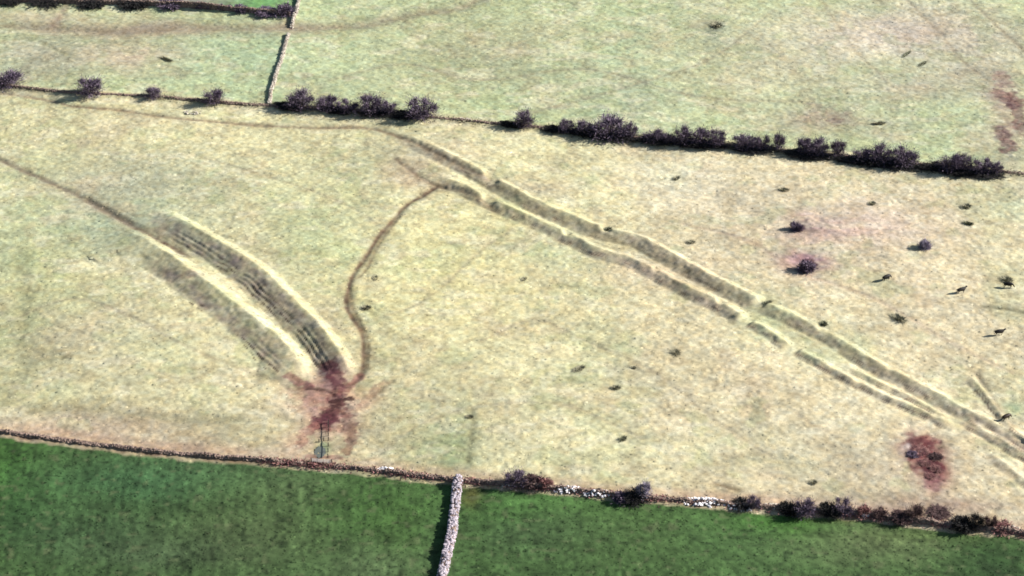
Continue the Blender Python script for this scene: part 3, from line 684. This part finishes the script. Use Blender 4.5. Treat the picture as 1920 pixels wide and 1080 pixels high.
UL = [(545,203,34,12,'low scrub blackened as shadow between the climbing wall and the first tree'),(632,209,36,14,'low scrub blackened as shadow under the first cluster of thorns'),(712,214,40,14,'low scrub blackened as shadow at the foot of the tallest thorn of the first cluster'),
 (765,218,40,14,'low scrub blackened as shadow spreading left of the broad lone thorn'),(962,237,26,12,'low scrub blackened as shadow left of the solitary thorn'),(1045,245,34,12,'low scrub blackened as shadow where the right hand hedgerow begins'),
 (1105,253,40,16,'low scrub blackened as shadow left of the broadest thorn'),(1165,260,44,14,'low scrub blackened as shadow right of the broadest thorn'),(1235,266,44,14,'low scrub blackened as shadow right of the narrow notch'),
 (1296,271,44,14,'low scrub blackened as shadow under the tall middle thorn'),(1336,273,40,12,'low scrub blackened as shadow, ending the middle cluster'),(1415,280,50,12,'low scrub blackened as shadow under the short cluster of three'),(1520,292,50,14,'low scrub blackened as shadow under the twin stemmed thorns'),
 (1600,301,40,12,'low scrub blackened as shadow, starting the darkest cluster'),(1636,305,46,16,'low scrub blackened as shadow left under the darkest cluster'),(1684,309,56,14,'low scrub blackened as shadow right under the darkest cluster'),
 (1756,316,40,14,'low scrub blackened as shadow, starting the last cluster'),(1800,322,50,14,'low scrub blackened as shadow under the middle of the last cluster'),(1850,326,46,12,'low scrub blackened as shadow near the right end of the hedgerow')]
for (px, py, w, h, lb) in UL:  # scrub made continuous and near black to stand for the shadow at the hedge foot
    bush('scrub_bush', px-3, py+1, w*1.6, h*.95, lb, 'bush', 'low scrub blackened as shadow along the upper hedgerow', 3, True, None, .5)
LOWB = [ # lower boundary
 (965,908,40,36,'lone dark bare bush with long shadow right of the grey wall',0,False,'bush'),
 (1000,910,40,20,'low reddish bramble right of the lone dark bush',2,True,'bramble'),(1022,914,26,20,'dark red bramble clump left of the pale stone heap',4,True,'bramble'),
 (1166,938,30,18,'low purple bush right of the whitest stone heap',0,True,'bush'),(1190,938,46,18,'dark low bush spreading under the thin grey tree',3,True,'bush'),
 (1207,934,26,40,'thin pale grey tree standing above the low dark bushes',1,False,'tree'),
 (1390,950,36,14,'low dark bush left under the pointed bush',3,True,'bush'),(1412,951,26,28,'dark pointed bush right of the bright white stone heap',0,False,'bush'),
 (1480,962,34,22,'low dark ivy mass left of the biggest lower bush',3,True,'bush'),(1508,964,40,40,'biggest and darkest bush on the lower boundary',0,False,'bush'),
 (1555,964,36,20,'low dark bush right of the biggest lower bush',3,True,'bush'),(1582,962,34,34,'blue grey bare bush near the small white stone pile',0,False,'bush'),
 (1620,966,28,18,'dark red bramble behind the small white stone pile',4,True,'bramble'),(1650,970,30,16,'low bramble right of the small white stone pile',2,True,'bramble'),
 (1690,976,40,16,'reddish bramble bank below the trampled heap',2,True,'bramble'),(1712,972,36,34,'thin reddish grey bush below the trampled heap',2,False,'bush'),
 (1806,990,44,22,'dark low bush near the right end of the lower boundary',3,True,'bush'),(1828,990,30,34,'dark green bush near the right end of the lower boundary',3,False,'bush'),
 (1855,990,22,32,'reddish brown upright bush near the right end of the lower boundary',2,False,'bush'),(1880,994,36,15,'red bramble at the right end of the lower boundary',4,True,'bramble'),
 (1762,962,40,9,'faint reddish bramble above the right lower boundary',2,True,'bramble')]
for (px, py, w, h, lb, mt, lo, ct) in LOWB:
    bush({'bush':'thorn_bush','bramble':'bramble_bush','tree':'ash_sapling'}[ct], px, py, w, h, lb, ct, None, mt, lo)
# along the dark top left wall
TL = [(20,8,50,12),(90,10,60,12),(170,12,60,14),(250,14,60,16),(320,18,44,14),(374,22,20,12),(392,24,14,10),(415,26,14,12),(432,27,12,12),(452,29,24,14),(500,33,40,12),(535,34,34,22)]
TLL = ['at the far left end','second from the left','third from the left','fourth from the left, the tallest','fifth from the left','small and square, sixth from the left','tiny, seventh from the left','small, eighth from the left','narrow, ninth from the left','darkest small one, tenth from the left','eleventh, near the climbing wall','in the corner against the climbing wall']
for (px, py, w, h), q in zip(TL, TLL):
    bush('scrub_bush', px, py-6, w, h, 'low dark bush on the top left wall, '+q, 'bush', 'bushes on the top left wall', 3 if px < 300 else 0, True)
# two dark thorns in trampled hollows, and a faded one
bush('thorn_bush', 1494, 429, 22, 19, 'smaller dark thorn clump with pinkish trampled ground, upper of the two', 'bush', 'dark clumps in the right pasture', 0, True)
bush('thorn_bush', 1511, 505, 30, 26, 'larger dark purple clump with pinkish trampled ground, lower of the two', 'bush', 'dark clumps in the right pasture', 0, True)
bush('thorn_bush', 1734, 464, 22, 19, 'grey brown clump right of the two dark thorn clumps', 'bush', 'dark clumps in the right pasture', 1, True)
# the reddish trampled patch
for (px, py, w, h, lb, m_) in [(1722,845,34,7,'dead red bracken at the top of the trampled heap',4),(1754,856,24,9,'darkest bracken clump at the right of the trampled heap',2),(1737,868,26,7,'red bracken clump in the middle of the trampled heap',4),
   (1755,880,22,7,'red bracken clump low on the right of the trampled heap',4),(1744,893,20,5,'sparse red bracken at the bottom of the trampled heap',4),(1712,852,22,8,'dark strip of bracken at the left of the trampled heap',0)]:
    bush('bracken_clump', px, py, w, h, lb, 'bracken', 'dead bracken on the trampled heap', m_, True)
x0, y0 = gp(1706,838)
# rush clumps
def rush_mesh(seed, mat, n=420):
    r = np.random.RandomState(seed); a = r.uniform(0, 6.28, n); q = .42*np.sqrt(r.rand(n))
    P = np.stack([q*np.cos(a), q*np.sin(a), np.zeros(n)], 1); d = np.stack([P[:,0]*.6+r.normal(0, .12, n), P[:,1]*.6+r.normal(0, .12, n), .6+.5*r.rand(n)], 1)
    s = np.stack([np.cos(a+1.57), np.sin(a+1.57), np.zeros(n)], 1)*.022
    V = np.stack([P-s, P+s, P+d], 1).reshape(-1, 3); return mesh_from('rushes', V, np.arange(n*3).reshape(-1, 3), mat)
RM = [rush_mesh(400+k, M_RUSH) for k in range(3)]; RP = [rush_mesh(410+k, M_RUSHP) for k in range(3)]
RUSH = [(1470,357,14,18,1,'faint green tuft above the two dark thorn clumps'),(1635,382,14,14,1,'faint green tuft between the thorn clumps and the hedgerow'),(1812,388,20,18,1,'pale clump above the narrow dark rush clump'),
 (1816,420,12,20,0,'narrow dark green rush clump in the upper right pasture'),(1685,598,20,36,1,'tall grey rush clump in the middle of the right pasture'),(1888,525,26,18,1,'green rush clump just above the right hand cow'),
 (687,578,16,18,1,'small green clump right of the winding path'),(703,522,20,10,1,'faint green clump right of the bend of the path'),(1086,692,28,14,1,'dark flat rush clump in the open pasture'),
 (1155,728,14,18,1,'grey clump right of the flat rush clump'),(1168,824,14,18,0,'small round dark clump in the lower pasture'),(1267,662,24,16,1,'green clump below the long earthwork'),
 (982,524,18,8,1,'faint tuft left below the long earthwork'),(1700,102,34,7,0,'thin dark streak of rushes beyond the hedgerow, left of two'),(1730,120,26,8,0,'thin dark streak of rushes beyond the hedgerow, right of two'),
 (1344,48,26,20,1,'green rush clump near the top edge of the far field'),(1648,232,10,26,1,'upright faint clump beyond the right hedgerow'),(1525,905,16,14,1,'brown tuft above the biggest lower bush'),
 (880,782,14,14,1,'olive tuft at the head of the faint green line'),(312,112,8,30,1,'upright brown tuft beyond the hedgerow, left of the green patch'),(1296,455,18,12,1,'tuft right of the long earthwork upper bank'),
 (1188,690,12,8,1,'tiny tuft right of the flat rush clump'),(1268,335,18,12,1,'faint tuft below the middle of the hedgerow'),(1140,432,16,12,0,'dark tuft on the upper bank of the long earthwork'),(1545,608,14,16,0,'dark tuft on the bank in the right half of the long earthwork'),(1440,568,20,10,0,'dark tuft at the break in the long earthwork')]
for (px, py, w, h, mt, lb) in RUSH:
    m = mpp(px, py); x, y = gp(px, py); 
    link('rush_clump', rnd.choice(RP if mt else RM), None, (x, y, hz(x, y)), (0,0,rnd.uniform(0,6.28)), (w*m*.9, max(.9, (h*1.0)*m), max(.2, min(h*m*.22, .55))), label=lb, category='rushes', group='rush clumps in the pastures')

# ------------------------------------------------------------------ dead bracken along the lower boundary
def bracken(P, name, n, wid, mat, label, seed, tfun=None):
    r = np.random.RandomState(seed); t, x, y, dx, dy, L = sample_line(P, 1.0); tt = r.uniform(0, L, n)
    keep = vnoise(tt, tt*0, 5, seed)*.5+.5 > r.rand(n)*.9; tt = tt[keep]; n = len(tt)
    u = r.normal(0, wid, n); X_ = np.interp(tt, t, x)-np.interp(tt, t, dy)*u; Y_ = np.interp(tt, t, y)+np.interp(tt, t, dx)*u
    if tfun is not None: k = tfun(X_); X_, Y_ = X_[k], Y_[k]; n = len(X_)
    Z_ = height(X_, Y_, False)
    P_ = np.stack([X_, Y_, Z_+r.uniform(0, .35, n)], 1); d = r.normal(0, .3, (n, 3)); d[:, 2] = r.uniform(.1, .5, n); s = r.normal(0, .10, (n, 3)); s[:, 2] *= .3
    V = np.stack([P_-s, P_+s, P_+d], 1).reshape(-1, 3)
    return link(name, mesh_from(name, V, np.arange(n*3).reshape(-1, 3), mat), kind='stuff', label=label)
bracken(W_LOW, 'dead_bracken', 26000, .8, M_BRACK, 'dead reddish bracken growing along the lower boundary', 61, lambda x: x > -60)
bracken(W_HEDGE, 'hedge_bottom_grass', 12000, .9, M_RUSHP, 'rank brown grass in the bottom of the upper hedgerow', 62)

# ------------------------------------------------------------------ cattle
def cow_mesh(graze, mat, seed=0):
    segs = []
    V = [(-1.0,0,1.15),(-.45,0,1.08),(.1,0,1.04),(.55,0,1.12),(.85,0,1.22)]; R = [.36,.44,.46,.42,.30]
    E = [(0,1),(1,2),(2,3),(3,4)]
    def add(p, r_, par): V.append(p); R.append(r_); E.append((par, len(V)-1)); return len(V)-1
    if graze: n1 = add((1.15,.02,.92), .17, 4); h1 = add((1.35,.04,.52), .14, n1); h2 = add((1.52,.05,.22), .09, h1)
    else: n1 = add((1.12,.05,1.40), .17, 4); h1 = add((1.34,.10,1.55), .15, n1); h2 = add((1.70,.16,1.38), .09, h1)
    for s in (-1, 1): add((V[h1][0]-.05, V[h1][1]+s*.26, V[h1][2]+.04), .035, h1)            # ears
    for s in (-1, 1):                                                                         # front legs
        a = add((.62+.05*s, s*.24, .78), .13, 3); b = add((.66+.1*s, s*.24, .42), .075, a); c = add((.62+.12*s, s*.24, .10), .055, b); add((.68+.12*s, s*.24, .03), .06, c)
    for s in (-1, 1):                                                                         # hind legs: knee forward, hock back
        a = add((-.86, s*.26, .82), .17, 0); b = add((-.74-.06*s, s*.26, .60), .10, a); c = add((-1.0-.08*s, s*.26, .40), .065, b); d = add((-.94-.1*s, s*.26, .10), .055, c); add((-.88-.1*s, s*.26, .03), .06, d)
    t = add((-1.30,.02,1.22), .05, 0); t = add((-1.38,.03,.80), .03, t); add((-1.38,.04,.50), .05, t)
    me = bpy.data.meshes.new('cow_skin'); me.from_pydata(V, E, []); me.update()
    o = bpy.data.objects.new('cow_skin', me); COL.objects.link(o)
    mo = o.modifiers.new('skin', 'SKIN'); sv_ = me.skin_vertices[0].data
    for i, r_ in enumerate(R): sv_[i].radius = (r_, r_*(1.12 if i < 5 else 1))
    sv_[0].use_root = True
    ss = o.modifiers.new('sub', 'SUBSURF'); ss.levels = 1; ss.render_levels = 1
    dg = bpy.context.evaluated_depsgraph_get(); m2 = bpy.data.meshes.new_from_object(o.evaluated_get(dg)); bpy.data.objects.remove(o)
    m2.name = 'cow'; m2.materials.clear(); m2.materials.append(mat)
    m2.polygons.foreach_set('use_smooth', np.ones(len(m2.polygons), bool)); return m2
CM = [cow_mesh(True, M_COW), cow_mesh(False, M_COW), cow_mesh(True, M_COWB)]
for (px, py, mi, rz, lb) in [(1662,525,0,.5,'dark cow grazing, leftmost of the cattle in the right pasture'),(1802,549,1,.35,'black cow standing left of the right edge, middle of the upper three cattle'),
   (1890,539,0,-.15,'black cow grazing just below a green rush clump near the right edge'),(1873,628,1,.12,'black cow standing broadside lower in the right pasture'),
   (1886,789,2,.5,'dark brown cow on the worn ground at the right end of the long earthwork')]:
    x, y = gp(px, py); link('cow', CM[mi], None, (x, y, hz(x, y)-.02), (0,0,rz), (1.12,1.12,1.1), label=lb, category='cow', group='cattle grazing in the pasture')

# ------------------------------------------------------------------ cattle crush, gate and pool at the muddy corner
def boxm(name, L_, w, h, mat):
    V = [(sx*L_/2, sy*w/2, sz*h/2) for sz in (-1,1) for sy in (-1,1) for sx in (-1,1)]
    Fq = [(0,2,3,1),(4,5,7,6),(0,1,5,4),(2,6,7,3),(0,4,6,2),(1,3,7,5)]; return mesh_from(name, V, Fq, mat)
POST = boxm('post', .16, .16, 1.2, M_WOOD); 
def fence(pts, label):
    P = [gp(*p) for p in pts]; x0, y0 = P[0]; z0 = hz(x0, y0); root = thing('timber_fence', label, 'fence', (x0, y0, z0))
    for i in range(len(P)-1):
        a, b = Vector(P[i]+(hz(*P[i]),)), Vector(P[i+1]+(hz(*P[i+1]),)); L_ = (b-a).length; n = max(1, round(L_/2.0)); ang = math.atan2(b.y-a.y, b.x-a.x)
        for k in range(n+1):
            if i and k == 0: continue
            q = a.lerp(b, k/n); link('post', POST, root, (q.x-x0, q.y-y0, q.z-z0+.5), (0,0,ang))
        for k in range(n):
            p, q = a.lerp(b, k/n), a.lerp(b, (k+1)/n); c = (p+q)/2
            RAIL = boxm('rail', (q-p).length, .05, .14, M_WOOD)
            for zz in (.8,):
                link('rail', RAIL, root, (c.x-x0+.11*math.sin(ang), c.y-y0-.11*math.cos(ang), c.z-z0+zz), (0, -math.atan2(q.z-p.z, (q-p).xy.length), ang))
fence([(616,793),(616,826),(615,858)], 'dark timber rail fence running up from the gate into the mud')
fence([(598,830),(607,827)], 'short stub of dark timber rails left of the longer rail fence')
x, y = gp(603, 871); z = hz(x, y)
g = thing('field_gate', 'pale metal field gate in the lower boundary below the muddy pool', 'gate', (x, y, z))
ang = -.12; g.rotation_euler = (0,0,ang)
GP = boxm('gate_post', .2, .2, 1.6, M_WOOD)
for s in (-1, 1): link('gate_post', GP, g, (s*2.45, 0, .65))
BAR = boxm('bar', 4.5, .06, .07, M_METAL); UPR = boxm('upright', .06, .05, 1.1, M_METAL)
for k in range(6): link('bar', BAR, g, (0, 0, .28+k*.19))
for s in (-1, -.33, .33, 1): link('upright', UPR, g, (s*2.22, .058, .76))
# pool of standing water
x, y = gp(600, 848); n = 26; z = hz(x, y)+.10
V = [(x, y, z+.02)]+[(x+1.35*math.cos(6.2832*k/n)*(1+.15*math.sin(3.1*k)), y+2.3*math.sin(6.2832*k/n)*(1+.15*math.cos(2.3*k)), z) for k in range(n)]
link('puddle', mesh_from('puddle', V, [(0, 1+k, 1+(k+1) % n) for k in range(n)], M_WATER), kind='structure', label='grey green pool of standing water beside the rail fence')
print('tris about', sum(len(m.polygons) for m in bpy.data.meshes))
